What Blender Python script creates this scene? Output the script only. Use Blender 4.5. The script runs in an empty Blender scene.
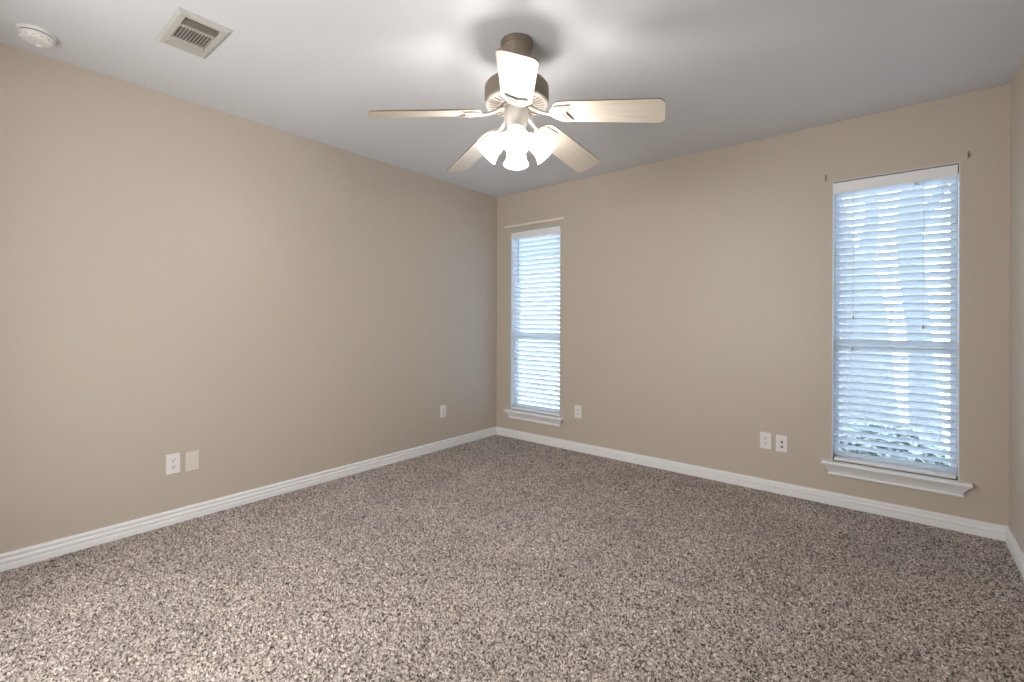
import bpy, bmesh, math, random
import numpy as np
from mathutils import Vector, Matrix

C = bpy.context.scene.collection
scn = bpy.context.scene
PI = math.pi
R = math.radians

# ------------------------------------------------------------------ camera
cam_data = bpy.data.cameras.new('camera')
cam = bpy.data.objects.new('camera', cam_data)
C.objects.link(cam)
scn.camera = cam
F_PX = 465.83
cam_data.sensor_width = 36.0
cam_data.sensor_fit = 'HORIZONTAL'
cam_data.lens = 36.0 * F_PX / 1024.0
cam_data.shift_y = -19.57 / 1024.0
cam_data.clip_start = 0.02
yaw, pitch, roll = 0.691314, 0.00073, 0.003929
fw = Vector((-math.sin(yaw) * math.cos(pitch), math.cos(yaw) * math.cos(pitch), math.sin(pitch)))
rt = Vector((math.cos(yaw), math.sin(yaw), 0))
up = rt.cross(fw)
rt2 = rt * math.cos(roll) + up * math.sin(roll)
up2 = -rt * math.sin(roll) + up * math.cos(roll)
m = Matrix((rt2, up2, -fw)).transposed().to_4x4()
m.translation = Vector((3.18798, -3.60570, 1.16019))
cam.matrix_world = m

# ------------------------------------------------------------------ world, exposure
W = bpy.data.worlds.new('overcast_sky')
scn.world = W
W.use_nodes = True
bgn = W.node_tree.nodes['Background']
bgn.inputs['Color'].default_value = (0.70, 0.85, 1.0, 1)
bgn.inputs['Strength'].default_value = 11.0
vs = scn.view_settings
vs.view_transform = 'Standard'
vs.look = 'None'
vs.gamma = 1.0
vs.use_curve_mapping = False
vs.exposure = 0.15
BULB_EMIT = 178.0
# added fill light, set unseen in the opening behind the camera
fill_ld = bpy.data.lights.new('rear_fill', 'AREA')
fill_ld.shape = 'RECTANGLE'
fill_ld.size, fill_ld.size_y = 1.5, 1.5
fill_ld.energy = 48.0
fill_ld.color = (1.0, 0.99, 0.98)
fill_o = bpy.data.objects.new('rear_fill', fill_ld)
C.objects.link(fill_o)
fill_o.location = (1.6, -4.25, 1.20)
fill_o.rotation_euler = (math.pi / 2, 0, 0)
scn.cycles.max_bounces = 14
scn.cycles.diffuse_bounces = 10
scn.cycles.transparent_max_bounces = 16
scn.cycles.sample_clamp_indirect = 6.0
scn.cycles.use_denoising = True
scn.cycles.caustics_reflective = False
scn.cycles.caustics_refractive = False

RW, RL, RH = 3.648, 3.95, 2.44        # room width, length, height
WT = 0.13                             # outside wall thickness
WZ0, WZ1 = 0.28, 2.065                # window opening
WINS = [(0.19, 0.782), (2.866, 3.456)]


# ------------------------------------------------------------------ helpers
def obj(name, bm, mat, parent=None, smooth=False, loc=None):
    me = bpy.data.meshes.new(name)
    bmesh.ops.recalc_face_normals(bm, faces=bm.faces[:])
    if smooth:
        for f in bm.faces:
            f.smooth = True
        for e in bm.edges:
            if len(e.link_faces) == 2 and e.calc_face_angle(0) > R(38):
                e.smooth = False
    bm.to_mesh(me)
    bm.free()
    mats = mat if isinstance(mat, (list, tuple)) else [mat]
    for q in mats:
        me.materials.append(q)
    o = bpy.data.objects.new(name, me)
    C.objects.link(o)
    if parent is not None:
        o.parent = parent
    if loc is not None:
        o.location = loc
    return o


def thing(name, label, cat, loc=(0, 0, 0), rot=(0, 0, 0), group=None):
    o = bpy.data.objects.new(name, None)
    C.objects.link(o)
    o.empty_display_size = 0.05
    o.location = loc
    o.rotation_euler = rot
    o['label'] = label
    o['category'] = cat
    if group:
        o['group'] = group
    return o


def struct(o, label=None):
    o['kind'] = 'structure'
    if label:
        o['label'] = label
        o['category'] = o.name.split('_')[0]
    return o


def copy_tree(o, parent=None):
    c = o.copy()
    C.objects.link(c)
    if parent is not None:
        c.parent = parent
    for ch in list(o.children):
        copy_tree(ch, c)
    return c


def NB():
    return bmesh.new()


def box(bm, x0, x1, y0, y1, z0, z1, bev=0.0, seg=2, mi=0, mat=None):
    vs_ = [bm.verts.new((x, y, z)) for x in (x0, x1) for y in (y0, y1) for z in (z0, z1)]
    idx = [(0, 1, 3, 2), (4, 6, 7, 5), (0, 4, 5, 1), (2, 3, 7, 6), (0, 2, 6, 4), (1, 5, 7, 3)]
    fs = [bm.faces.new([vs_[i] for i in q]) for q in idx]
    for f in fs:
        f.material_index = mi
    geom_v = vs_
    if bev > 0:
        es = list({e for f in fs for e in f.edges})
        r = bmesh.ops.bevel(bm, geom=es, offset=bev, segments=seg, profile=0.5, affect='EDGES')
        geom_v = list({v for f in r['faces'] for v in f.verts} | {v for v in vs_ if v.is_valid})
        for f in r['faces']:
            f.material_index = mi
    if mat is not None:
        bmesh.ops.transform(bm, matrix=mat, verts=[v for v in geom_v if v.is_valid])
    return geom_v


def lathe(bm, prof, n=48, mat=None, cap0=True, cap1=True, mi=0):
    """prof: list of (radius, height along +Z)"""
    rings = []
    for r, z in prof:
        if r < 1e-6:
            v = bm.verts.new((0, 0, z))
            rings.append([v])
        else:
            rings.append([bm.verts.new((r * math.cos(2 * PI * k / n), r * math.sin(2 * PI * k / n), z)) for k in range(n)])
    for a, b in zip(rings, rings[1:]):
        for k in range(n):
            k2 = (k + 1) % n
            if len(a) == 1 and len(b) == 1:
                continue
            if len(a) == 1:
                f = bm.faces.new((a[0], b[k], b[k2]))
            elif len(b) == 1:
                f = bm.faces.new((a[k], a[k2], b[0]))
            else:
                f = bm.faces.new((a[k], a[k2], b[k2], b[k]))
            f.material_index = mi
    if cap0 and len(rings[0]) > 1:
        bm.faces.new(rings[0]).material_index = mi
    if cap1 and len(rings[-1]) > 1:
        bm.faces.new(rings[-1]).material_index = mi
    allv = [v for q in rings for v in q]
    if mat is not None:
        bmesh.ops.transform(bm, matrix=mat, verts=allv)
    return allv


def tube(bm, pts, r, n=10, closed=False, mi=0):
    pts = [Vector(p) for p in pts]
    N = len(pts)
    rad = r if isinstance(r, (list, tuple)) else [r] * N
    rings = []
    prev = None
    for i, p in enumerate(pts):
        if closed:
            t = (pts[(i + 1) % N] - pts[i - 1]).normalized()
        else:
            t = (pts[min(i + 1, N - 1)] - pts[max(i - 1, 0)]).normalized()
        if prev is None:
            a = Vector((0, 0, 1)) if abs(t.z) < 0.9 else Vector((1, 0, 0))
            u = t.cross(a).normalized()
        else:
            u = (prev - t * prev.dot(t)).normalized()
        prev = u
        w = t.cross(u)
        rings.append([bm.verts.new(p + (u * math.cos(2 * PI * k / n) + w * math.sin(2 * PI * k / n)) * rad[i]) for k in range(n)])
    pairs = list(zip(rings, rings[1:])) + ([(rings[-1], rings[0])] if closed else [])
    for a, b in pairs:
        for k in range(n):
            bm.faces.new((a[k], a[(k + 1) % n], b[(k + 1) % n], b[k])).material_index = mi
    if not closed:
        bm.faces.new(rings[0][::-1]).material_index = mi
        bm.faces.new(rings[-1]).material_index = mi
    return [v for q in rings for v in q]


def prism(bm, outline, z0, z1, bev=0.0, mat=None, mi=0):
    """outline in XY extruded z0..z1"""
    n = len(outline)
    lo = [bm.verts.new((x, y, z0)) for x, y in outline]
    hi = [bm.verts.new((x, y, z1)) for x, y in outline]
    fs = [bm.faces.new(lo[::-1]), bm.faces.new(hi)]
    for k in range(n):
        fs.append(bm.faces.new((lo[k], lo[(k + 1) % n], hi[(k + 1) % n], hi[k])))
    for f in fs:
        f.material_index = mi
    vv = lo + hi
    if bev > 0:
        es = [e for e in fs[0].edges] + [e for e in fs[1].edges]
        r = bmesh.ops.bevel(bm, geom=es, offset=bev, segments=2, profile=0.5, affect='EDGES')
        vv = list({v for f in r['faces'] for v in f.verts} | {v for v in vv if v.is_valid})
    if mat is not None:
        bmesh.ops.transform(bm, matrix=mat, verts=[v for v in vv if v.is_valid])
    return vv


def sweep_profile(bm, prof, axis, a0, a1, ends=(0.0, 0.0), off=0.0, sgn=1, mi=0):
    """prof: (depth from wall, height) closed polygon. axis 'x': runs along X on wall y=off (depth goes -sgn*Y).
    ends: mitre slope per unit depth at each end (1 = 45 degrees inward)"""
    A, B = [], []
    for d, h in prof:
        p0 = a0 + ends[0] * d
        p1 = a1 - ends[1] * d
        if axis == 'x':
            A.append(bm.verts.new((p0, off - sgn * d, h)))
            B.append(bm.verts.new((p1, off - sgn * d, h)))
        else:
            A.append(bm.verts.new((off + sgn * d, p0, h)))
            B.append(bm.verts.new((off + sgn * d, p1, h)))
    n = len(prof)
    bm.faces.new(A)
    bm.faces.new(B[::-1])
    for k in range(n):
        bm.faces.new((A[k], B[k], B[(k + 1) % n], A[(k + 1) % n])).material_index = mi


# ------------------------------------------------------------------ materials
def mat_new(name):
    q = bpy.data.materials.new(name)
    q.use_nodes = True
    nt = q.node_tree
    return q, nt, nt.nodes['Principled BSDF'], nt.nodes['Material Output']


def plain(name, col, rough=0.5, metal=0.0, spec=0.5, noise=0.0, nscale=40.0, bump=0.0):
    q, nt, b, out = mat_new(name)
    b.inputs['Roughness'].default_value = rough
    b.inputs['Metallic'].default_value = metal
    b.inputs['Specular IOR Level'].default_value = spec
    tc = nt.nodes.new('ShaderNodeTexCoord')
    n = nt.nodes.new('ShaderNodeTexNoise')
    n.inputs['Scale'].default_value = nscale
    n.inputs['Detail'].default_value = 3
    nt.links.new(tc.outputs['Object'], n.inputs['Vector'])
    mx = nt.nodes.new('ShaderNodeMix')
    mx.data_type = 'RGBA'
    mx.inputs['A'].default_value = tuple(c * (1 - noise) for c in col) + (1,)
    mx.inputs['B'].default_value = tuple(min(1, c * (1 + noise)) for c in col) + (1,)
    nt.links.new(n.outputs['Fac'], mx.inputs['Factor'])
    nt.links.new(mx.outputs['Result'], b.inputs['Base Color'])
    if bump > 0:
        bp = nt.nodes.new('ShaderNodeBump')
        bp.inputs['Strength'].default_value = bump
        bp.inputs['Distance'].default_value = 0.002
        nt.links.new(n.outputs['Fac'], bp.inputs['Height'])
        nt.links.new(bp.outputs['Normal'], b.inputs['Normal'])
    return q


M = {}
M['wall'] = plain('wall_paint', (0.54, 0.482, 0.412), 0.42, spec=0.5, noise=0.02, nscale=140, bump=0.25)
M['ceiling'] = plain('ceiling_paint', (0.675, 0.69, 0.715), 0.8, spec=0.2, noise=0.015, nscale=120, bump=0.2)
M['trim'] = plain('trim_paint', (0.855, 0.865, 0.875), 0.35, noise=0.01)
M['plastic'] = plain('white_plastic', (0.82, 0.815, 0.80), 0.35, noise=0.01)
M['cream_plastic'] = plain('cream_plastic', (0.72, 0.68, 0.60), 0.4, noise=0.01)
M['slot'] = plain('dark_slot', (0.03, 0.028, 0.025), 0.6)
M['grey_slot'] = plain('grey_slot', (0.10, 0.095, 0.09), 0.6)
M['pale_slot'] = plain('pale_slot', (0.35, 0.34, 0.33), 0.6)
M['brown_slot'] = plain('brown_slot', (0.06, 0.038, 0.026), 0.6)
M['vinyl'] = plain('window_vinyl', (0.72, 0.76, 0.80), 0.4, noise=0.01)
M['bracket'] = plain('bracket_metal', (0.30, 0.25, 0.20), 0.4, metal=0.6, noise=0.05)
M['vent'] = plain('vent_enamel', (0.50, 0.49, 0.46), 0.45, noise=0.03)
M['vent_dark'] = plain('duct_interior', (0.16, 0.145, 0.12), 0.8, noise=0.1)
M['pewter'] = plain('brushed_pewter', (0.25, 0.205, 0.16), 0.4, metal=0.5, noise=0.12, nscale=60)
M['pewter_light'] = plain('pale_pewter', (0.46, 0.43, 0.39), 0.4, metal=0.3, noise=0.06, nscale=60)
M['cream_enamel'] = plain('rod_enamel', (0.76, 0.72, 0.66), 0.4)
M['ring_metal'] = plain('ring_enamel', (0.25, 0.23, 0.205), 0.55, spec=0.15, noise=0.03)
M['cream_metal'] = plain('cream_enamel', (0.32, 0.30, 0.265), 0.55, spec=0.2, noise=0.03)


def mat_blade():
    q, nt, b, out = mat_new('bleached_maple')
    tc = nt.nodes.new('ShaderNodeTexCoord')
    mp = nt.nodes.new('ShaderNodeMapping')
    mp.inputs['Scale'].default_value = (3, 45, 45)
    nt.links.new(tc.outputs['Object'], mp.inputs['Vector'])
    n = nt.nodes.new('ShaderNodeTexNoise')
    n.inputs['Scale'].default_value = 2.2
    n.inputs['Detail'].default_value = 6
    nt.links.new(mp.outputs['Vector'], n.inputs['Vector'])
    cr = nt.nodes.new('ShaderNodeValToRGB')
    cr.color_ramp.elements[0].position = 0.3
    cr.color_ramp.elements[0].color = (0.52, 0.46, 0.385, 1)
    cr.color_ramp.elements[1].position = 0.7
    cr.color_ramp.elements[1].color = (0.60, 0.545, 0.465, 1)
    nt.links.new(n.outputs['Fac'], cr.inputs['Fac'])
    nt.links.new(cr.outputs['Color'], b.inputs['Base Color'])
    b.inputs['Roughness'].default_value = 0.38
    return q


M['blade'] = mat_blade()
M['blade_edge'] = plain('blade_edge', (0.20, 0.15, 0.10), 0.5)


def mat_carpet():
    q, nt, b, out = mat_new('speckled_carpet')
    L = nt.links.new
    tc = nt.nodes.new('ShaderNodeTexCoord')
    # wobble the coordinates so the tufts are irregular
    nz = nt.nodes.new('ShaderNodeTexNoise')
    nz.noise_dimensions = '2D'
    nz.inputs['Scale'].default_value = 60
    nz.inputs['Detail'].default_value = 2
    L(tc.outputs['Object'], nz.inputs['Vector'])
    sub = nt.nodes.new('ShaderNodeVectorMath')
    sub.operation = 'MULTIPLY_ADD'
    sub.inputs[1].default_value = (0.018, 0.018, 0.018)
    L(nz.outputs['Color'], sub.inputs[0])
    L(tc.outputs['Object'], sub.inputs[2])
    v = nt.nodes.new('ShaderNodeTexVoronoi')
    v.voronoi_dimensions = '2D'
    v.inputs['Scale'].default_value = 225
    L(sub.outputs['Vector'], v.inputs['Vector'])
    sep = nt.nodes.new('ShaderNodeSeparateColor')
    L(v.outputs['Color'], sep.inputs['Color'])
    cr = nt.nodes.new('ShaderNodeValToRGB')
    e = cr.color_ramp.elements
    e[0].position = 0.0
    e[0].color = (0.05, 0.043, 0.038, 1)
    e[1].position = 1.0
    e[1].color = (0.86, 0.79, 0.73, 1)
    for pos, col in ((0.16, (0.14, 0.12, 0.107, 1)), (0.34, (0.35, 0.305, 0.277, 1)), (0.62, (0.49, 0.435, 0.398, 1)), (0.84, (0.66, 0.59, 0.545, 1))):
        el = e.new(pos)
        el.color = col
    L(sep.outputs['Red'], cr.inputs['Fac'])
    # brushed pile patches
    n2 = nt.nodes.new('ShaderNodeTexNoise')
    n2.inputs['Scale'].default_value = 2.3
    n2.inputs['Detail'].default_value = 3
    n2.inputs['Distortion'].default_value = 0.8
    L(tc.outputs['Object'], n2.inputs['Vector'])
    mr = nt.nodes.new('ShaderNodeMapRange')
    mr.inputs['From Min'].default_value = 0.3
    mr.inputs['From Max'].default_value = 0.7
    mr.inputs['To Min'].default_value = 0.90
    mr.inputs['To Max'].default_value = 1.10
    L(n2.outputs['Fac'], mr.inputs['Value'])
    mul = nt.nodes.new('ShaderNodeVectorMath')
    mul.operation = 'SCALE'
    L(cr.outputs['Color'], mul.inputs[0])
    L(mr.outputs['Result'], mul.inputs['Scale'])
    L(mul.outputs['Vector'], b.inputs['Base Color'])
    b.inputs['Roughness'].default_value = 0.95
    b.inputs['Specular IOR Level'].default_value = 0.1
    return q


M['carpet'] = mat_carpet()


def mat_slat():
    q, nt, b, out = mat_new('blind_slat')
    b.inputs['Base Color'].default_value = (0.80, 0.83, 0.86, 1)
    b.inputs['Roughness'].default_value = 0.4
    tr = nt.nodes.new('ShaderNodeBsdfTranslucent')
    tr.inputs['Color'].default_value = (0.80, 0.86, 0.92, 1)
    n = nt.nodes.new('ShaderNodeTexNoise')
    n.inputs['Scale'].default_value = 30
    mr = nt.nodes.new('ShaderNodeMapRange')
    mr.inputs['To Min'].default_value = 0.30
    mr.inputs['To Max'].default_value = 0.36
    nt.links.new(n.outputs['Fac'], mr.inputs['Value'])
    mx = nt.nodes.new('ShaderNodeMixShader')
    nt.links.new(mr.outputs['Result'], mx.inputs['Fac'])
    nt.links.new(b.outputs['BSDF'], mx.inputs[1])
    nt.links.new(tr.outputs['BSDF'], mx.inputs[2])
    nt.links.new(mx.outputs['Shader'], out.inputs['Surface'])
    return q


M['slat'] = mat_slat()


def mat_glass():
    q, nt, b, out = mat_new('window_glass')
    t = nt.nodes.new('ShaderNodeBsdfTransparent')
    t.inputs['Color'].default_value = (0.94, 0.97, 0.98, 1)
    g = nt.nodes.new('ShaderNodeBsdfGlossy')
    g.inputs['Roughness'].default_value = 0.02
    fr = nt.nodes.new('ShaderNodeFresnel')
    fr.inputs['IOR'].default_value = 1.45
    mx = nt.nodes.new('ShaderNodeMixShader')
    nt.links.new(fr.outputs['Fac'], mx.inputs['Fac'])
    nt.links.new(t.outputs['BSDF'], mx.inputs[1])
    nt.links.new(g.outputs['BSDF'], mx.inputs[2])
    nt.links.new(mx.outputs['Shader'], out.inputs['Surface'])
    return q


M['glass'] = mat_glass()


def mat_shade():
    # thin frosted glass: part of the light passes straight, part is scattered
    q, nt, b, out = mat_new('frosted_glass')
    b.inputs['Base Color'].default_value = (0.9, 0.89, 0.87, 1)
    b.inputs['Roughness'].default_value = 0.3
    tl = nt.nodes.new('ShaderNodeBsdfTranslucent')
    tl.inputs['Color'].default_value = (0.95, 0.94, 0.92, 1)
    tp = nt.nodes.new('ShaderNodeBsdfTransparent')
    tp.inputs['Color'].default_value = (0.97, 0.96, 0.95, 1)
    m1 = nt.nodes.new('ShaderNodeMixShader')
    m1.inputs['Fac'].default_value = 0.65
    m2 = nt.nodes.new('ShaderNodeMixShader')
    n = nt.nodes.new('ShaderNodeTexNoise')
    n.inputs['Scale'].default_value = 60
    mr = nt.nodes.new('ShaderNodeMapRange')
    mr.inputs['To Min'].default_value = 0.62
    mr.inputs['To Max'].default_value = 0.68
    nt.links.new(n.outputs['Fac'], mr.inputs['Value'])
    nt.links.new(b.outputs['BSDF'], m1.inputs[1])
    nt.links.new(tl.outputs['BSDF'], m1.inputs[2])
    nt.links.new(mr.outputs['Result'], m2.inputs['Fac'])
    nt.links.new(m1.outputs['Shader'], m2.inputs[1])
    nt.links.new(tp.outputs['BSDF'], m2.inputs[2])
    nt.links.new(m2.outputs['Shader'], out.inputs['Surface'])
    return q


M['shade'] = mat_shade()
q_, nt_, b_, o_ = mat_new('lit_bulb')
b_.inputs['Emission Color'].default_value = (1.0, 0.975, 0.94, 1)
b_.inputs['Emission Strength'].default_value = BULB_EMIT
M['bulb'] = q_

# ------------------------------------------------------------------ room shell
bm = NB()
box(bm, -0.12, RW + 0.12, -RL - 0.64, WT, -0.10, -0.012)
fl = struct(obj('floor', bm, M['carpet']))
# cut pile: a fine grid of tufts of uneven height on top of the slab
STEP = 0.0042
nx = int(RW / STEP) + 1
ny = int(RL / STEP) + 1
rg = np.random.default_rng(4)
gx, gy = np.meshgrid(np.linspace(0.0, RW, nx), np.linspace(-RL, 0.0, ny))
co = np.empty((ny, nx, 3), dtype=np.float32)
co[..., 0] = gx + rg.uniform(-0.0017, 0.0017, gx.shape)
co[..., 1] = gy + rg.uniform(-0.0017, 0.0017, gx.shape)
co[..., 2] = rg.uniform(-0.0065, 0.0035, gx.shape)
ii = np.arange(ny * nx).reshape(ny, nx)
quads = np.stack((ii[:-1, :-1], ii[:-1, 1:], ii[1:, 1:], ii[1:, :-1]), axis=-1).reshape(-1, 4)
old = fl.data
n0 = len(old.vertices)
base_co = np.empty(n0 * 3, dtype=np.float32)
old.vertices.foreach_get('co', base_co)
base_q = np.array([list(p.vertices) for p in old.polygons])
allv = np.concatenate((base_co.reshape(-1, 3), co.reshape(-1, 3)))
allq = np.concatenate((base_q, quads + n0)).astype(np.int32)
me = bpy.data.meshes.new('floor')
me.vertices.add(len(allv))
me.vertices.foreach_set('co', allv.ravel())
me.loops.add(allq.size)
me.loops.foreach_set('vertex_index', allq.ravel())
me.polygons.add(len(allq))
me.polygons.foreach_set('loop_start', np.arange(0, allq.size, 4, dtype=np.int32))
me.update(calc_edges=True)
me.materials.append(M['carpet'])
fl.data = me
bm = NB()
box(bm, -0.12, RW + 0.12, -RL - 0.64, WT, RH, RH + 0.10)
struct(obj('ceiling', bm, M['ceiling']))
bm = NB()
box(bm, -0.12, 0.0, -RL - 0.12, WT, 0, RH)
struct(obj('wall_left', bm, M['wall']))
bm = NB()
box(bm, RW, RW + 0.12, -RL - 0.12, WT, 0, RH)
struct(obj('wall_right', bm, M['wall']))
OX0, OX1, OZ = 0.8, 2.4, 2.05  # invented opening in the unseen rear wall, made for the added fill light
bm = NB()
box(bm, 0, OX0, -RL - 0.12, -RL, 0, RH)
box(bm, OX1, RW, -RL - 0.12, -RL, 0, RH)
box(bm, OX0, OX1, -RL - 0.12, -RL, OZ, RH)
struct(obj('wall_front', bm, M['wall']))
bm = NB()
box(bm, OX0 - 0.12, OX0, -RL - 0.52, -RL - 0.12, 0, RH)
box(bm, OX1, OX1 + 0.12, -RL - 0.52, -RL - 0.12, 0, RH)
box(bm, OX0 - 0.12, OX1 + 0.12, -RL - 0.64, -RL - 0.52, 0, RH)
struct(obj('wall_fill_box', bm, M['wall']))  # unseen box added behind the opening to enclose the fill light
# window wall, built round its two openings
bm = NB()
xs = [0, WINS[0][0], WINS[0][1], WINS[1][0], WINS[1][1], RW]
zs = [0, WZ0, WZ1, RH]
for i in range(5):
    for k in range(3):
        if k == 1 and i in (1, 3):
            continue
        box(bm, xs[i], xs[i + 1], 0, WT, zs[k], zs[k + 1])
bmesh.ops.remove_doubles(bm, verts=bm.verts[:], dist=1e-5)
seen = {}
for f in bm.faces[:]:
    key = tuple(sorted(v.index for v in f.verts))
bm.verts.index_update()
for f in bm.faces[:]:
    seen.setdefault(tuple(sorted(v.index for v in f.verts)), []).append(f)
for fl in seen.values():
    if len(fl) > 1:
        bmesh.ops.delete(bm, geom=fl, context='FACES_ONLY')
struct(obj('wall_back', bm, M['wall']))

# baseboards: lip, cove, flat face with a shallow groove
BP = [(0, 0), (0.016, 0), (0.016, 0.027), (0.0135, 0.030), (0.0135, 0.033), (0.0155, 0.036), (0.0150, 0.046), (0.0110, 0.0505),
      (0.0055, 0.0535), (0.0055, 0.0585), (0.0125, 0.0615), (0.0135, 0.067), (0.0125, 0.073), (0.0085, 0.0775), (0.0040, 0.079), (0, 0.079)]
bm = NB()
sweep_profile(bm, BP, 'y', -RL, 0, ends=(1, 1), off=0.0, sgn=1)
struct(obj('baseboard_left', bm, M['trim'], smooth=True))
bm = NB()
sweep_profile(bm, BP, 'x', 0, RW, ends=(1, 1), off=0.0, sgn=1)
struct(obj('baseboard_back', bm, M['trim'], smooth=True))
bm = NB()
sweep_profile(bm, BP, 'y', -RL, 0, ends=(1, 1), off=RW, sgn=-1)
struct(obj('baseboard_right', bm, M['trim'], smooth=True))
bm = NB()
sweep_profile(bm, BP, 'x', 0, OX0, ends=(1, 0), off=-RL, sgn=-1)
sweep_profile(bm, BP, 'x', OX1, RW, ends=(0, 1), off=-RL, sgn=-1)
struct(obj('baseboard_front', bm, M['trim'], smooth=True))


# ------------------------------------------------------------------ windows
def make_window(n, x0, x1):
    root = bpy.data.objects.new('window_%d' % n, None)
    C.objects.link(root)
    root.location = (0, 0, 0)
    root['kind'] = 'structure'
    # jamb liner + outer frame
    bm = NB()
    t = 0.004
    box(bm, x0, x0 + t, 0.001, WT, WZ0, WZ1)
    box(bm, x1 - t, x1, 0.001, WT, WZ0, WZ1)
    box(bm, x0 + t, x1 - t, 0.001, WT, WZ1 - t, WZ1)
    ya, yb = 0.078, 0.125
    fwid = 0.013
    box(bm, x0 + t, x0 + t + fwid, ya, yb, WZ0, WZ1 - t, 0.002)
    box(bm, x1 - t - fwid, x1 - t, ya, yb, WZ0, WZ1 - t, 0.002)
    box(bm, x0 + t + fwid, x1 - t - fwid, ya, yb, WZ1 - t - fwid, WZ1 - t, 0.002)
    box(bm, x0 + t + fwid, x1 - t - fwid, ya, yb, WZ0, WZ0 + fwid, 0.002)
    obj('frame', bm, M['vinyl'], root)
    a, b = x0 + t + fwid, x1 - t - fwid
    zm = 1.02
    for nm, z0, z1, yc in (('lower_sash', WZ0 + fwid, zm + 0.018, 0.088), ('upper_sash', zm - 0.018, WZ1 - t - fwid, 0.112)):
        bm = NB()
        s = 0.016
        y0, y1 = yc - 0.010, yc + 0.010
        box(bm, a, a + s, y0, y1, z0, z1, 0.002)
        box(bm, b - s, b, y0, y1, z0, z1, 0.002)
        box(bm, a + s, b - s, y0, y1, z1 - 0.036, z1, 0.002)
        box(bm, a + s, b - s, y0, y1, z0, z0 + 0.036, 0.002)
        sash = obj(nm, bm, M['vinyl'], root)
        bm = NB()
        box(bm, a + s - 0.004, b - s + 0.004, yc - 0.002, yc + 0.002, z0 + 0.032, z1 - 0.032)
        obj('pane', bm, M['glass'], sash)
    # stool (the ledge) with a rounded nose, then the apron moulding below it
    bm = NB()
    h = 0.05
    ear = 0.050
    zt = WZ0
    nose = [(0, zt - 0.020), (0.046, zt - 0.020), (0.0505, zt - 0.016), (0.052, zt - 0.010), (0.0505, zt - 0.004), (0.046, zt), (0, zt)]
    sweep_profile(bm, nose, 'x', x0 - ear, x1 + ear, off=0, sgn=1)
    box(bm, x0 + t, x1 - t, 0.0, 0.078, zt - 0.02, zt)
    obj('sill', bm, M['trim'], root, smooth=True)
    bm = NB()
    z2 = zt - 0.020
    ap = [(0, z2), (0.042, z2), (0.039, z2 - 0.005), (0.028, z2 - 0.018), (0.0185, z2 - 0.034), (0.0115, z2 - 0.0535),
          (0.0165, z2 - 0.056), (0.0165, z2 - 0.063), (0.014, z2 - 0.066), (0, z2 - 0.066)]
    sweep_profile(bm, ap, 'x', x0 - 0.004, x1 + 0.004, ends=(-0.95, -0.95), off=0, sgn=1)
    obj('apron', bm, M['trim'], root, smooth=True)
    # daylight enters through the opening: portal for the sky
    ld = bpy.data.lights.new('sky_portal', 'AREA')
    ld.shape = 'RECTANGLE'
    ld.size = x1 - x0
    ld.size_y = WZ1 - WZ0
    ld.cycles.is_portal = True
    lo = bpy.data.objects.new('sky_portal', ld)
    C.objects.link(lo)
    lo.location = ((x0 + x1) / 2, WT + 0.01, (WZ0 + WZ1) / 2)
    lo.rotation_euler = (-PI / 2, 0, 0)
    return root


for i, (a, b) in enumerate(WINS):
    make_window(i + 1, a, b)


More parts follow.
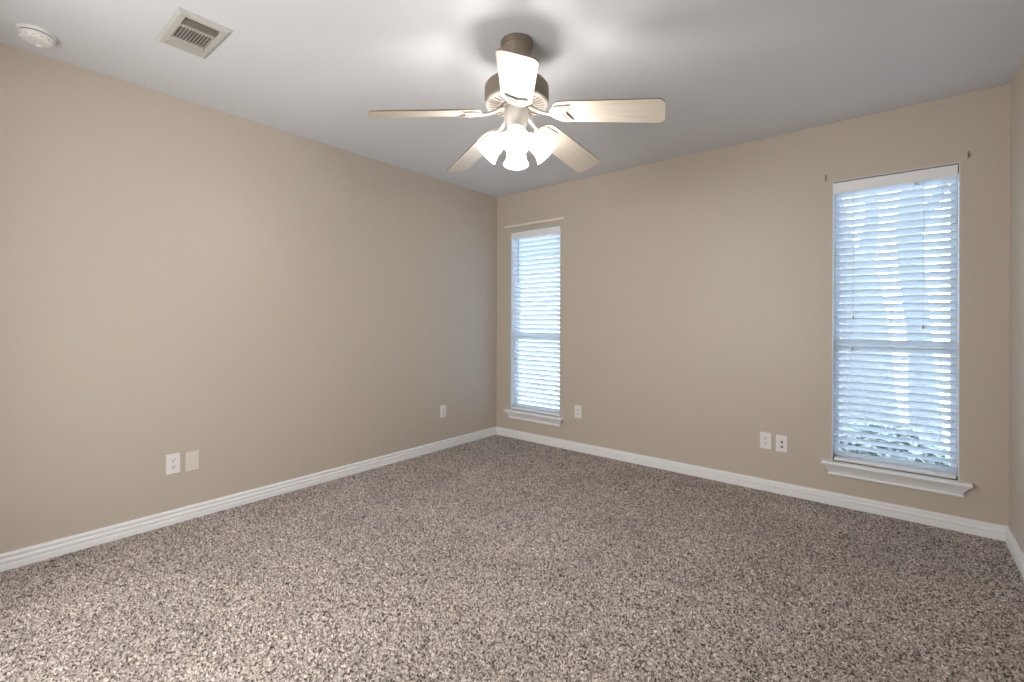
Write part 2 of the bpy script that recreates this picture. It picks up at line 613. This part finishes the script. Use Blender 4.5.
# ------------------------------------------------------------------ window blinds
def make_blind(x0, x1, label, tilt, left_cords, right_cords, wand, bracket_gap):
    root = thing('window_blind', label, 'window blind', ((x0 + x1) / 2, 0.0, WZ0), group='white slatted window blinds')
    w = (x1 - x0) - 0.022
    hw = w / 2
    H = WZ1 - WZ0
    # valance board and headrail
    bm = NB()
    va = -hw - 0.008
    vb = hw + (0.001 if bracket_gap else 0.008)
    prof = [(-0.004, H - 0.078), (0.006, H - 0.078), (0.008, H - 0.074), (0.008, H - 0.016), (0.006, H - 0.012), (-0.004, H - 0.012)]
    sweep_profile(bm, prof, 'x', va, vb, off=0.004, sgn=1)
    obj('valance', bm, M['trim'], root)
    bm = NB()
    box(bm, -hw, hw, 0.012, 0.060, H - 0.062, H - 0.014, 0.003)
    obj('headrail', bm, M['trim'], root)
    # slats (curved strips, tilted; room edge up)
    bm = NB()
    pitch_ = 0.0445
    zb, zt = 0.050, H - 0.085
    n = int((zt - zb) / pitch_) + 1
    yc = 0.037
    rng = random.Random(int(x0 * 100))
    for k in range(n):
        z = zb + pitch_ * k
        tl = tilt + R(rng.uniform(-1.2, 1.2))
        dz = rng.uniform(-0.0008, 0.0008)
        sec = []
        m_ = 6
        for j in range(m_ + 1):
            u = -0.025 + 0.05 * j / m_
            c = 0.0028 * (1 - (u / 0.025) ** 2)
            sec.append((u, c))
        th = 0.0026
        pts = [(u, c + th / 2) for u, c in sec] + [(u, c - th / 2) for u, c in reversed(sec)]
        # u<0 is the room side; tilt lifts it
        rot = [(u * math.cos(tl) + c * math.sin(tl), -u * math.sin(tl) + c * math.cos(tl)) for u, c in pts]
        A = [bm.verts.new((-hw, yc + u, z + c + dz)) for u, c in rot]
        B = [bm.verts.new((hw, yc + u, z + c - dz)) for u, c in rot]
        q = len(pts)
        bm.faces.new(A)
        bm.faces.new(B[::-1])
        for j in range(q):
            bm.faces.new((A[j], B[j], B[(j + 1) % q], A[(j + 1) % q]))
    obj('slats', bm, M['slat'], root, smooth=True)
    # bottom rail
    bm = NB()
    box(bm, -hw, hw, 0.014, 0.060, 0.001, 0.021, 0.003)
    obj('bottom_rail', bm, M['trim'], root)
    # ladder cords, front and back
    for fx in (0.12, 0.48, 0.88):
        bm = NB()
        x = -hw + w * fx
        for y in (yc - 0.0255, yc + 0.0255):
            tube(bm, [(x, y, 0.02), (x, y, H - 0.05)], 0.0009, 6)
        for k in range(n):
            z = zb + pitch_ * k - 0.003
            tube(bm, [(x, yc - 0.0255, z + 0.0255 * math.sin(tilt)), (x, yc + 0.0255, z - 0.0255 * math.sin(tilt))], 0.0005, 4)
        obj('ladder_cord', bm, M['trim'], root)

    def cord(x, z, y=0.004):
        bm = NB()
        tube(bm, [(x, y, H - 0.075), (x, y, z + 0.02)], 0.0011, 6)
        c = obj('lift_cord', bm, M['grey_cord'], root)
        bm = NB()
        lathe(bm, [(0.0015, 0.024), (0.004, 0.020), (0.0062, 0.004), (0.0055, 0.0), (0.0, 0.0)], 14, Matrix.Translation((x, y, z)))
        obj('tassel', bm, M['tassel'], c, smooth=True)
    for x, z in left_cords + right_cords:
        cord(x, z - WZ0)
    if wand:
        x, z = wand
        bm = NB()
        tube(bm, [(x, 0.002, H - 0.07), (x, 0.000, z - WZ0)], 0.0032, 8)
        lathe(bm, [(0.0032, 0.0), (0.0045, -0.012), (0.0045, -0.03), (0.0, -0.033)], 10, Matrix.Translation((x, 0.0, z - WZ0)))
        obj('tilt_wand', bm, M['wand'], root, smooth=True)
    if bracket_gap:
        # tilt gear peeking out under the valance, and the bare end of the headrail bracket
        bm = NB()
        box(bm, hw * 0.36, hw * 0.36 + 0.016, 0.0, 0.012, H - 0.094, H - 0.078, 0.002)
        tube(bm, [(hw * 0.36 + 0.004, 0.002, H - 0.092), (hw * 0.36 - 0.006, 0.0, H - 0.104)], 0.0025, 8)
        tube(bm, [(hw * 0.36 + 0.012, 0.002, H - 0.092), (hw * 0.36 + 0.022, 0.0, H - 0.100)], 0.0025, 8)
        obj('tilt_gear', bm, M['grey_cord'], root)
        bm = NB()
        box(bm, hw + 0.0015, hw + 0.0065, 0.001, 0.060, H - 0.055, H - 0.012, 0.001)
        obj('headrail_bracket', bm, M['bracket'], root)
    return root


M['grey_cord'] = plain('cord_grey', (0.55, 0.57, 0.60), 0.7)
M['tassel'] = plain('tassel_wood', (0.42, 0.37, 0.33), 0.5)
M['wand'] = plain('wand_grey', (0.36, 0.40, 0.47), 0.3)
cx2 = (WINS[1][0] + WINS[1][1]) / 2
make_blind(*WINS[0], 'white slatted blind in the window by the room corner, under a flat curtain rod', R(48), [], [], (-0.205, 1.58), False)
make_blind(*WINS[1], 'white slatted blind with hanging cord tassels in the window without a curtain rod', R(40),
           [(-0.186, 1.185), (-0.190, 0.985)], [(0.142, 1.13)], None, True)


# ------------------------------------------------------------------ curtain rod and left-over brackets
def rod_bracket(bm, x):
    box(bm, x - 0.009, x + 0.009, -0.003, 0.0, -0.020, 0.020, 0.001)
    box(bm, x - 0.002, x + 0.002, -0.046, -0.002, -0.006, 0.008, 0.0008)


rod = thing('curtain_rod', 'flat white curtain rod above the blind in the corner window', 'curtain rod', ((WINS[0][0] + WINS[0][1]) / 2 + 0.012, 0, 2.106))
bm = NB()
hl = 0.352
box(bm, -hl, hl, -0.052, -0.046, -0.011, 0.011, 0.0015)
box(bm, -hl, -hl + 0.005, -0.048, -0.002, -0.011, 0.011, 0.0015)
box(bm, hl - 0.005, hl, -0.048, -0.002, -0.011, 0.011, 0.0015)
obj('rod', bm, M['cream_enamel'], rod)
for sx in (-1, 1):
    bm = NB()
    rod_bracket(bm, sx * (hl - 0.012))
    obj('bracket', bm, M['cream_enamel'], rod)

for x, lab in ((2.829, 'small bare curtain bracket above the tassel blind, at its end facing the ceiling fan'),
               (3.490, 'small bare curtain bracket above the tassel blind, at its end by the right wall')):
    bm = NB()
    box(bm, -0.0045, 0.0045, -0.0025, 0.0, -0.020, 0.020, 0.0008)
    box(bm, -0.0035, 0.0035, -0.013, -0.002, -0.006, -0.002, 0.0005)
    box(bm, -0.0035, 0.0035, -0.013, -0.010, -0.006, 0.010, 0.0005)
    o = obj('curtain_bracket', bm, M['bracket'])
    o.location = (x, 0, 2.097)
    o['label'] = lab
    o['category'] = 'bracket'
    o['group'] = 'bare curtain brackets'


# ------------------------------------------------------------------ wall plates
def plate_bm(mi=0):
    bm = NB()
    w, h, d = 0.035, 0.057, 0.0055
    box(bm, -w, w, -d, 0.0, -h, h, 0.0028, 3)
    return bm


def screw_bm(z, d=0.0055):
    bm = NB()
    T = Matrix.Translation((0, -d, z)) @ Matrix.Rotation(PI / 2, 4, 'X')
    lathe(bm, [(0.0034, -0.001), (0.0034, 0.0006), (0.0022, 0.0012), (0, 0.0012)], 14, T)
    return bm


def make_outlet(label, loc, rz):
    t = thing('wall_outlet', label, 'outlet', loc, (0, 0, rz), 'white duplex wall outlets')
    obj('cover_plate', plate_bm(), M['plastic'], t)
    for s in (-1, 1):
        zc = 0.0195 * s
        bm = NB()
        out = []
        for k in range(32):
            a = 2 * PI * k / 32
            x, z = 0.0172 * math.cos(a), 0.0172 * math.sin(a)
            z = max(-0.0135, min(0.0135, z))
            out.append((x, z))
        T = Matrix.Translation((0, 0, zc)) @ Matrix.Rotation(PI / 2, 4, 'X')
        prism(bm, out, 0.004, 0.0072, mat=T)
        rc = obj('receptacle', bm, M['plastic'], t)
        bm = NB()
        box(bm, -0.0076, -0.0052, -0.0076, -0.006, zc - 0.001, zc + 0.008)
        box(bm, 0.0050, 0.0076, -0.0076, -0.006, zc - 0.001, zc + 0.009)
        lathe(bm, [(0.0030, 0.006), (0.0030, 0.0076)], 14, Matrix.Translation((0, 0, zc - 0.0075)) @ Matrix.Rotation(PI / 2, 4, 'X'))
        obj('slots', bm, M['slot'], rc)
    obj('screw', screw_bm(0.0), M['plastic'], t)
    return t


OUT_Z = 0.342
o1 = make_outlet('white duplex outlet on the long left wall beside a cream blank plate', (0, -2.786, OUT_Z), PI / 2)
for lab, loc, rz in (('white duplex outlet alone on the left wall close to the room corner', (0, -0.734, OUT_Z), PI / 2),
                     ('white duplex outlet on the window wall just past the corner window sill', (0.980, 0, 0.355), 0),
                     ('white duplex outlet on the window wall beside a two-jack plate', (2.488, 0, 0.346), 0)):
    c = copy_tree(o1)
    c['label'] = lab
    c.location = loc
    c.rotation_euler = (0, 0, rz)

t = thing('blank_wall_plate', 'cream blank wall plate on the long left wall next to an outlet', 'wall plate', (0, -2.692, 0.337), (0, 0, PI / 2))
obj('cover_plate', plate_bm(), M['cream_plastic'], t)
for z in (-0.042, 0.042):
    obj('screw', screw_bm(z), M['cream_plastic'], t)
bm = NB()
box(bm, -0.017, 0.017, -0.0068, -0.004, -0.033, 0.033, 0.001)
obj('insert', bm, M['cream_plastic'], t)

t = thing('jack_plate', 'white wall plate with two dark round jacks on the window wall', 'wall plate', (2.584, 0, 0.341))
obj('cover_plate', plate_bm(), M['plastic'], t)
for z in (0.011, -0.021):
    bm = NB()
    T = Matrix.Translation((0.002, -0.005, z)) @ Matrix.Rotation(PI / 2, 4, 'X')
    lathe(bm, [(0.0078, 0.0), (0.0078, 0.0025), (0.0062, 0.0035), (0.0050, 0.0035)], 20, T)
    j = obj('jack', bm, M['grey_slot'], t, smooth=True)
    bm = NB()
    lathe(bm, [(0.0048, 0.0), (0.0048, 0.0095), (0.0030, 0.0098), (0.0, 0.008)], 18, T)
    obj('connector', bm, M['bracket'], j, smooth=True)
for z in (-0.042, 0.042):
    obj('screw', screw_bm(z), M['plastic'], t)

# ------------------------------------------------------------------ ceiling vent
VX0, VX1, VY0, VY1 = 0.582, 0.925, -3.013, -2.812
vx, vy = (VX0 + VX1) / 2, (VY0 + VY1) / 2
t = thing('ceiling_vent', 'rectangular cream metal air vent in the ceiling', 'ceiling vent', (vx, vy, RH))
hx, hy = (VX1 - VX0) / 2, (VY1 - VY0) / 2
ix0, ix1, iy = -hx + 0.030, hx - 0.034, hy - 0.034
bm = NB()
# picture-frame flange, sloping outwards to the ceiling
loops = [(0.0, 0.0), (0.0, -0.003), (0.012, -0.010), (0.016, -0.0105)]
rings = []
for d, z in loops:
    rings.append([bm.verts.new(p) for p in ((-hx + d, -hy + d, z), (hx - d, -hy + d, z), (hx - d, hy - d, z), (-hx + d, hy - d, z))])
inner = [bm.verts.new(p) for p in ((ix0, -iy, -0.0105), (ix1, -iy, -0.0105), (ix1, iy, -0.0105), (ix0, iy, -0.0105))]
inner2 = [bm.verts.new(p) for p in ((ix0, -iy, 0.0), (ix1, -iy, 0.0), (ix1, iy, 0.0), (ix0, iy, 0.0))]
rings += [inner, inner2]
for a, b in zip(rings, rings[1:]):
    for k in range(4):
        bm.faces.new((a[k], a[(k + 1) % 4], b[(k + 1) % 4], b[k]))
obj('frame', bm, M['vent'], t)
bm = NB()
box(bm, ix0, ix1, -iy, iy, -0.0012, -0.0002)
obj('duct_opening', bm, M['vent_dark'], t)
# middle bank: short blades running along x
b0, b1 = 0.688 - vx, 0.810 - vx
for x in (b0 - 0.004, b1 + 0.004):
    bm = NB()
    box(bm, x - 0.0035, x + 0.0035, -iy, iy, -0.0125, -0.001, 0.0008)
    obj('divider', bm, M['vent'], t)
nb = 11
for k in range(nb):
    y = -iy + (k + 0.5) * (2 * iy / nb)
    bm = NB()
    T = Matrix.Translation((0, y, -0.0065)) @ Matrix.Rotation(R(38), 4, 'X')
    box(bm, b0, b1, -0.0046, 0.0046, -0.0006, 0.0006, mat=T)
    obj('blade', bm, M['vent'], t)
# end bank nearest the window side: blades running along y, coloured dark to stand for the duct's shade
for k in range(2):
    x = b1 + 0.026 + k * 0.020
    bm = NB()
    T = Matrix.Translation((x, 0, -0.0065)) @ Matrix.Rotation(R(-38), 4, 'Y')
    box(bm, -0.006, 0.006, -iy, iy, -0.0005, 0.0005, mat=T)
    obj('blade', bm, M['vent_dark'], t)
# other end bank: blades turned flat to the room
for k in range(4):
    x = ix0 + 0.010 + k * (b0 - 0.012 - ix0) / 4
    bm = NB()
    T = Matrix.Translation((x + 0.001, 0, -0.0085)) @ Matrix.Rotation(R(6), 4, 'Y')
    box(bm, -0.0115, 0.0115, -iy, iy, -0.0005, 0.0005, mat=T)
    obj('blade', bm, M['vent'], t)
bm = NB()
box(bm, b0 - 0.026, b0 - 0.002, iy - 0.013, iy - 0.008, -0.020, -0.010, 0.001)
obj('damper_lever', bm, M['vent'], t)
for x in (-hx + 0.022, hx - 0.022):
    bm = NB()
    lathe(bm, [(0.0038, 0.0), (0.0038, -0.0015), (0.002, -0.0025), (0, -0.0025)], 12, Matrix.Translation((x, 0, -0.0102)))
    obj('screw', bm, M['grey_cord'], t)

# ------------------------------------------------------------------ smoke detector
t = thing('smoke_detector', 'round white smoke detector on the ceiling near the left wall', 'smoke detector', (0.232, -3.362, RH), (0, 0, 0))
bm = NB()
lathe(bm, [(0.070, 0.0), (0.071, -0.004), (0.070, -0.011), (0.067, -0.0130), (0.0, -0.0130)], 56)
t.scale = (0.92, 0.92, 1.0)
obj('base', bm, M['plastic'], t, smooth=True)
bm = NB()
lathe(bm, [(0.0625, -0.0130), (0.0625, -0.0175)], 56)
obj('gap_ring', bm, M['grey_slot'], t)
bm = NB()
lathe(bm, [(0.0, -0.0175), (0.065, -0.0175), (0.066, -0.021), (0.0645, -0.030), (0.060, -0.037), (0.050, -0.042), (0.034, -0.044), (0.030, -0.0435), (0.0, -0.0435)], 56)
obj('cover', bm, M['plastic'], t, smooth=True)
for k in range(14):
    a = 2 * PI * (k + 0.5) / 14
    bm = NB()
    T = Matrix.Rotation(a, 4, 'Z') @ Matrix.Translation((0.0618, 0, -0.0335)) @ Matrix.Rotation(R(-32), 4, 'Y')
    box(bm, -0.0010, 0.0010, -0.006, 0.006, -0.0016, 0.0016, 0.0006, mat=T)
    obj('vent_slot', bm, M['pale_slot'], t)
bm = NB()
lathe(bm, [(0.0145, -0.043), (0.0145, -0.047), (0.012, -0.049), (0, -0.0495)], 28, Matrix.Translation((-0.034, 0.014, 0)))
obj('test_button', bm, M['plastic'], t, smooth=True)

# ------------------------------------------------------------------ ceiling fan
FX, FY = 1.841, -1.951
fan = thing('ceiling_fan', 'five-blade ceiling fan with pewter motor and four lit bell shades', 'ceiling fan', (FX, FY, RH))

bm = NB()
lathe(bm, [(0.073, 0.0), (0.0745, -0.003), (0.0745, -0.016), (0.072, -0.023), (0.0665, -0.0255), (0.0645, -0.030), (0.0650, -0.080), (0.062, -0.095), (0.052, -0.110), (0.030, -0.118), (0.016, -0.119)], 56)
obj('canopy', bm, M['pewter'], fan, smooth=True)
bm = NB()
lathe(bm, [(0.0135, -0.112), (0.0135, -0.195)], 24)
obj('downrod', bm, M['pewter'], fan, smooth=True)

# motor housing: drum with a slotted lower face
bm = NB()
lathe(bm, [(0.028, -0.150), (0.030, -0.176), (0.060, -0.182), (0.120, -0.190), (0.138, -0.197), (0.1455, -0.208), (0.147, -0.216), (0.147, -0.268), (0.1455, -0.274)], 72, cap1=True)
mh = obj('motor_housing', bm, M['pewter'], fan, smooth=True)
bm = NB()
lathe(bm, [(0.1455, -0.2735), (0.1462, -0.280), (0.142, -0.287), (0.134, -0.2905), (0.076, -0.2945), (0.072, -0.292), (0.070, -0.275)], 72, cap0=False, cap1=False)
obj('vented_ring', bm, M['ring_metal'], mh, smooth=True)
bm = NB()
ns = 32
for k in range(ns):
    a = 2 * PI * k / ns
    T = Matrix.Rotation(a, 4, 'Z') @ Matrix.Translation((0.106, 0, -0.2925)) @ Matrix.Rotation(R(-4), 4, 'Y')
    box(bm, -0.0215, 0.0215, -0.0042, 0.0042, -0.0014, 0.0012, 0.001, 1, mat=T)
obj('vent_slots', bm, M['brown_slot'], mh)
bm = NB()
lathe(bm, [(0.070, -0.270), (0.070, -0.298), (0.066, -0.303), (0.052, -0.304)], 56)
obj('flywheel', bm, M['pewter'], fan, smooth=True)
bm = NB()
lathe(bm, [(0.050, -0.300), (0.0535, -0.306), (0.0545, -0.315), (0.0535, -0.395), (0.050, -0.404), (0.046, -0.408)], 48)
obj('switch_housing', bm, M['pewter_light'], fan, smooth=True)
bm = NB()
lathe(bm, [(0.046, -0.405), (0.054, -0.411), (0.057, -0.420), (0.055, -0.440), (0.046, -0.456), (0.030, -0.466), (0.014, -0.470), (0.010, -0.480), (0.006, -0.486), (0.0, -0.487)], 48)
obj('light_fitter', bm, M['pewter_light'], fan, smooth=True)

# blades
A0 = 235.45
DA = (0.0, -2.0, -2.2, 0.0, 1.8)        # the blades are not quite evenly set
DP = (3.0, 0.0, 0.0, 0.0, 1.5)
DZ = (0.0, 0.0, 0.003, 0.0, -0.012)
PITCH = R(-15.5)
DROOP = R(8.2)
bm = NB()
r0, r1 = 0.0, 0.485                       # along the blade, origin at r = 0.170
w0, w1 = 0.064, 0.072
outl = []
rc = 0.030
# root end rounded, tip corners rounded
for k in range(9):
    a = PI / 2 + PI * k / 8
    outl.append((0.045 + 0.045 * math.cos(a), w0 * math.sin(a)))
for k in range(7):
    a = -PI / 2 + (PI / 2) * k / 6
    outl.append((r1 - rc + rc * math.cos(a), -w1 + rc + rc * math.sin(a)))
for k in range(7):
    a = (PI / 2) * k / 6
    outl.append((r1 - rc + rc * math.cos(a), w1 - rc + rc * math.sin(a)))
lo = [bm.verts.new((x, y, -0.003)) for x, y in outl]
hi = [bm.verts.new((x, y, 0.003)) for x, y in outl]
bm.faces.new(lo[::-1])
bm.faces.new(hi)
nn = len(outl)
for k in range(nn):
    f = bm.faces.new((lo[k], lo[(k + 1) % nn], hi[(k + 1) % nn], hi[k]))
    f.material_index = 1
blade0 = obj('fan_blade', bm, [M['blade'], M['blade_edge']], fan)

# blade iron: arm + heart plate with a ring, under the blade
bm = NB()
heart = []
def bez(p0, p1, p2, p3, n):
    for i in range(n):
        t_ = i / n
        yield tuple((1 - t_) ** 3 * a + 3 * (1 - t_) ** 2 * t_ * b + 3 * (1 - t_) * t_ ** 2 * c + t_ ** 3 * d for a, b, c, d in zip(p0, p1, p2, p3))
half = list(bez((0.0, 0.0), (-0.004, 0.022), (0.010, 0.040), (0.040, 0.043), 8)) + \
       list(bez((0.040, 0.043), (0.062, 0.046), (0.080, 0.046), (0.098, 0.050), 8)) + \
       list(bez((0.098, 0.050), (0.092, 0.034), (0.080, 0.016), (0.070, 0.0), 7))
heart = half + [(0.070, 0.0)] + [(x, -y) for x, y in reversed(half[1:])]
prism(bm, heart, -0.0115, -0.0065, 0.0012)
for x, y in ((0.060, 0.030), (0.060, -0.030), (0.016, 0.0)):
    lathe(bm, [(0.006, -0.007), (0.006, -0.0030)], 12, Matrix.Translation((x, y, 0)))
ringp = [(0.036 + 0.021 * math.cos(2 * PI * k / 28), 0.021 * math.sin(2 * PI * k / 28), -0.0120) for k in range(28)]
tube(bm, ringp, 0.0032, 8, closed=True)
for sy in (-1, 1):
    tube(bm, [(0.056, sy * 0.012, -0.012), (0.070, sy * 0.026, -0.012), (0.086, sy * 0.040, -0.012)], [0.003, 0.0028, 0.0016], 8)
for x, y in ((0.060, 0.030), (0.060, -0.030), (0.016, 0.0)):
    lathe(bm, [(0.0045, -0.011), (0.0045, -0.0135), (0.002, -0.0145), (0, -0.0145)], 12, Matrix.Translation((x, y, 0)))
iron0 = obj('blade_iron', bm, M['cream_metal'], fan, smooth=True)
bm = NB()
# local frame of the arm: x outward from the fan axis
tube(bm, [(0.058, 0, -0.303), (0.078, 0, -0.312), (0.105, 0, -0.331), (0.135, 0, -0.344), (0.160, 0, -0.350), (0.185, 0, -0.354)], [0.009, 0.009, 0.0075, 0.0075, 0.008, 0.006], 12)
arm0 = obj('blade_arm', bm, M['cream_metal'], fan, smooth=True)
for k in range(5):
    ang = R(A0 - 72 * k + DA[k])
    if k == 0:
        bl, ir, ar = blade0, iron0, arm0
    else:
        bl, ir, ar = blade0.copy(), iron0.copy(), arm0.copy()
        for q in (bl, ir, ar):
            C.objects.link(q)
            q.parent = fan
    Mx = Matrix.Rotation(ang, 4, 'Z') @ Matrix.Translation((0.168, 0, -0.342 + DZ[k])) @ Matrix.Rotation(DROOP, 4, 'Y') @ Matrix.Rotation(PITCH + R(DP[k]), 4, 'X')
    bl.matrix_local = Mx
    ir.matrix_local = Mx @ Matrix.Translation((-0.006, 0, 0))
    ar.matrix_local = Matrix.Rotation(ang, 4, 'Z')

# light kit: four arms, bell shades and bulbs
prof = [(0.0215, 0.0), (0.0235, 0.006), (0.031, 0.016), (0.039, 0.030), (0.0435, 0.046), (0.0445, 0.060), (0.0455, 0.074), (0.050, 0.090), (0.0575, 0.103), (0.0635, 0.111)]
wall = [(r - 0.003, z) for r, z in reversed(prof)]
TILT = R(44)
for k in range(4):
    ang = R(-50.5 + 90 * k)
    Mz = Matrix.Rotation(ang, 4, 'Z')
    axis = Vector((math.sin(TILT), 0, -math.cos(TILT)))
    mouth = Vector((0.142, 0, -0.510))
    neck = mouth - axis * 0.111
    bm = NB()
    e0 = neck - axis * 0.006
    tube(bm, [(0.040, 0, -0.428), (0.050, 0, -0.420), tuple(e0 - axis * 0.012)], [0.009, 0.010, 0.011], 12)
    lathe(bm, [(0.0, -0.016), (0.016, -0.016), (0.024, -0.008), (0.0265, 0.0), (0.0265, 0.010), (0.0235, 0.010)], 28,
          Matrix.Translation(neck) @ Matrix.Rotation(PI - TILT, 4, 'Y'))
    a = obj('light_arm', bm, M['pewter_light'], fan, smooth=True)
    a.matrix_local = Mz
    Tm = Matrix.Translation(neck) @ Matrix.Rotation(PI - TILT, 4, 'Y')
    bm = NB()
    lathe(bm, prof, 40, Tm, cap0=False, cap1=False)
    s = obj('glass_shade', bm, M['shade'], fan, smooth=True)
    s.matrix_local = Mz
    bm = NB()
    lathe(bm, [(0.012, 0.0), (0.013, 0.02), (0.017, 0.032), (0.025, 0.050), (0.028, 0.064), (0.025, 0.078), (0.015, 0.089), (0.0, 0.093)], 24, Tm)
    b_ = obj('bulb', bm, M['bulb'], s, smooth=True)

# ------------------------------------------------------------------ outside
M['patio'] = plain('patio_concrete', (0.40, 0.40, 0.39), 0.9, noise=0.1, nscale=8)
M['bark'] = plain('tree_bark', (0.135, 0.135, 0.14), 0.9, noise=0.25, nscale=20, bump=0.6)
M['leaf'] = plain('tree_leaf', (0.10, 0.125, 0.11), 0.7, noise=0.3, nscale=15)
def mat_leaf_thin():
    q, nt, b, out = mat_new('thin_leaf')
    n = nt.nodes.new('ShaderNodeTexNoise')
    n.inputs['Scale'].default_value = 15
    cr = nt.nodes.new('ShaderNodeValToRGB')
    cr.color_ramp.elements[0].color = (0.26, 0.29, 0.27, 1)
    cr.color_ramp.elements[1].color = (0.38, 0.41, 0.39, 1)
    nt.links.new(n.outputs['Fac'], cr.inputs['Fac'])
    nt.links.new(cr.outputs['Color'], b.inputs['Base Color'])
    b.inputs['Roughness'].default_value = 0.6
    tl = nt.nodes.new('ShaderNodeBsdfTranslucent')
    nt.links.new(cr.outputs['Color'], tl.inputs['Color'])
    mx = nt.nodes.new('ShaderNodeMixShader')
    mx.inputs['Fac'].default_value = 0.5
    nt.links.new(b.outputs['BSDF'], mx.inputs[1])
    nt.links.new(tl.outputs['BSDF'], mx.inputs[2])
    nt.links.new(mx.outputs['Shader'], out.inputs['Surface'])
    return q


M['pale_leaf'] = mat_leaf_thin()
bm = NB()
box(bm, -30, 30, WT + 0.02, 40, -0.35, -0.25)
o = obj('patio', bm, M['patio'])
struct(o)


def leaves(bm, rng, cen, rad, n, size):
    for _ in range(n):
        while True:
            d = Vector((rng.uniform(-1, 1), rng.uniform(-1, 1), rng.uniform(-1, 1)))
            if d.length < 1:
                break
        p = Vector(cen) + Vector((d.x * rad[0], d.y * rad[1], d.z * rad[2]))
        Q = Matrix.Translation(p) @ Matrix.Rotation(rng.uniform(0, 6.28), 4, 'Z') @ Matrix.Rotation(rng.uniform(-1.3, 1.3), 4, 'X')
        L_ = size * rng.uniform(0.7, 1.3)
        w_ = L_ * 0.42
        pts = [(-L_, 0, 0), (-L_ * 0.3, w_, 0.1 * L_), (L_ * 0.4, w_ * 0.8, 0.1 * L_), (L_, 0, 0), (L_ * 0.4, -w_ * 0.8, 0.1 * L_), (-L_ * 0.3, -w_, 0.1 * L_)]
        bm.faces.new([bm.verts.new(Q @ Vector(q)) for q in pts])


def make_tree(label, base, pts, rads, limbs, crowns, seed):
    t = thing('garden_tree', label, 'tree', base, group='trees outside the window')
    rng = random.Random(seed)
    bm = NB()
    tube(bm, pts, rads, 14)
    for lp, lr in limbs:
        tube(bm, lp, lr, 10)
    obj('trunk', bm, M['bark'], t, smooth=True)
    bm = NB()
    for cen, rad, n in crowns:
        leaves(bm, rng, cen, rad, n, 0.07)
    obj('foliage', bm, M['leaf'], t)


make_tree('broad dim forked tree trunk outside, behind the tassel blind', (2.88, 2.6, -0.25),
          [(0.08, 0, 0), (0.06, 0, 0.4), (0.03, 0, 1.0), (0.0, 0, 1.5), (-0.03, 0, 1.85), (-0.05, 0, 2.15)], [0.31, 0.27, 0.25, 0.22, 0.20, 0.13],
          [([(-0.09, 0, 2.0), (-0.16, 0.0, 2.5), (-0.3, 0.0, 3.2)], [0.085, 0.06, 0.05]), ([(0.02, 0, 1.95), (0.10, 0.0, 2.5), (0.08, 0.0, 3.2)], [0.09, 0.065, 0.05])],
          [((-0.1, 0.0, 3.6), (0.9, 0.45, 0.65), 700)], 3)
make_tree('slim leaning tree trunk outside, behind the tassel blind', (3.44, 3.85, -0.25),
          [(0.02, 0, 0), (-0.02, 0, 0.6), (-0.03, 0, 0.95), (-0.06, 0, 1.4), (-0.12, 0, 2.0), (-0.15, 0, 2.6), (-0.10, 0, 3.3)], [0.16, 0.14, 0.125, 0.12, 0.125, 0.13, 0.10],
          [([(-0.14, 0, 2.4), (0.14, 0.1, 3.0), (0.35, 0.1, 3.6)], [0.07, 0.05, 0.035])],
          [((0.2, 0.0, 4.1), (0.9, 0.75, 0.7), 700)], 5)
t = thing('garden_shrub', 'low leafy shrub outside at the foot of the trees', 'shrub', (3.2, 1.62, -0.25))
bm = NB()
rng = random.Random(9)
bmesh.ops.create_icosphere(bm, subdivisions=3, radius=1.0, matrix=Matrix.Translation((-0.09, 0.02, 0.25)) @ Matrix.Diagonal((0.31, 0.16, 0.25, 1)))
leaves(bm, rng, (-0.09, 0, 0.27), (0.36, 0.22, 0.28), 2600, 0.05)
leaves(bm, rng, (0.24, 0.02, 0.18), (0.2, 0.2, 0.2), 900, 0.05)
obj('foliage', bm, M['pale_leaf'], t)
bm = NB()
for k in range(7):
    a = 2 * PI * k / 7
    tube(bm, [(-0.05, 0, 0), (-0.05 + 0.12 * math.cos(a), 0.08 * math.sin(a), 0.2), (-0.05 + 0.25 * math.cos(a), 0.13 * math.sin(a), 0.38)], [0.012, 0.009, 0.005], 6)
obj('stem', bm, M['bark'], t)
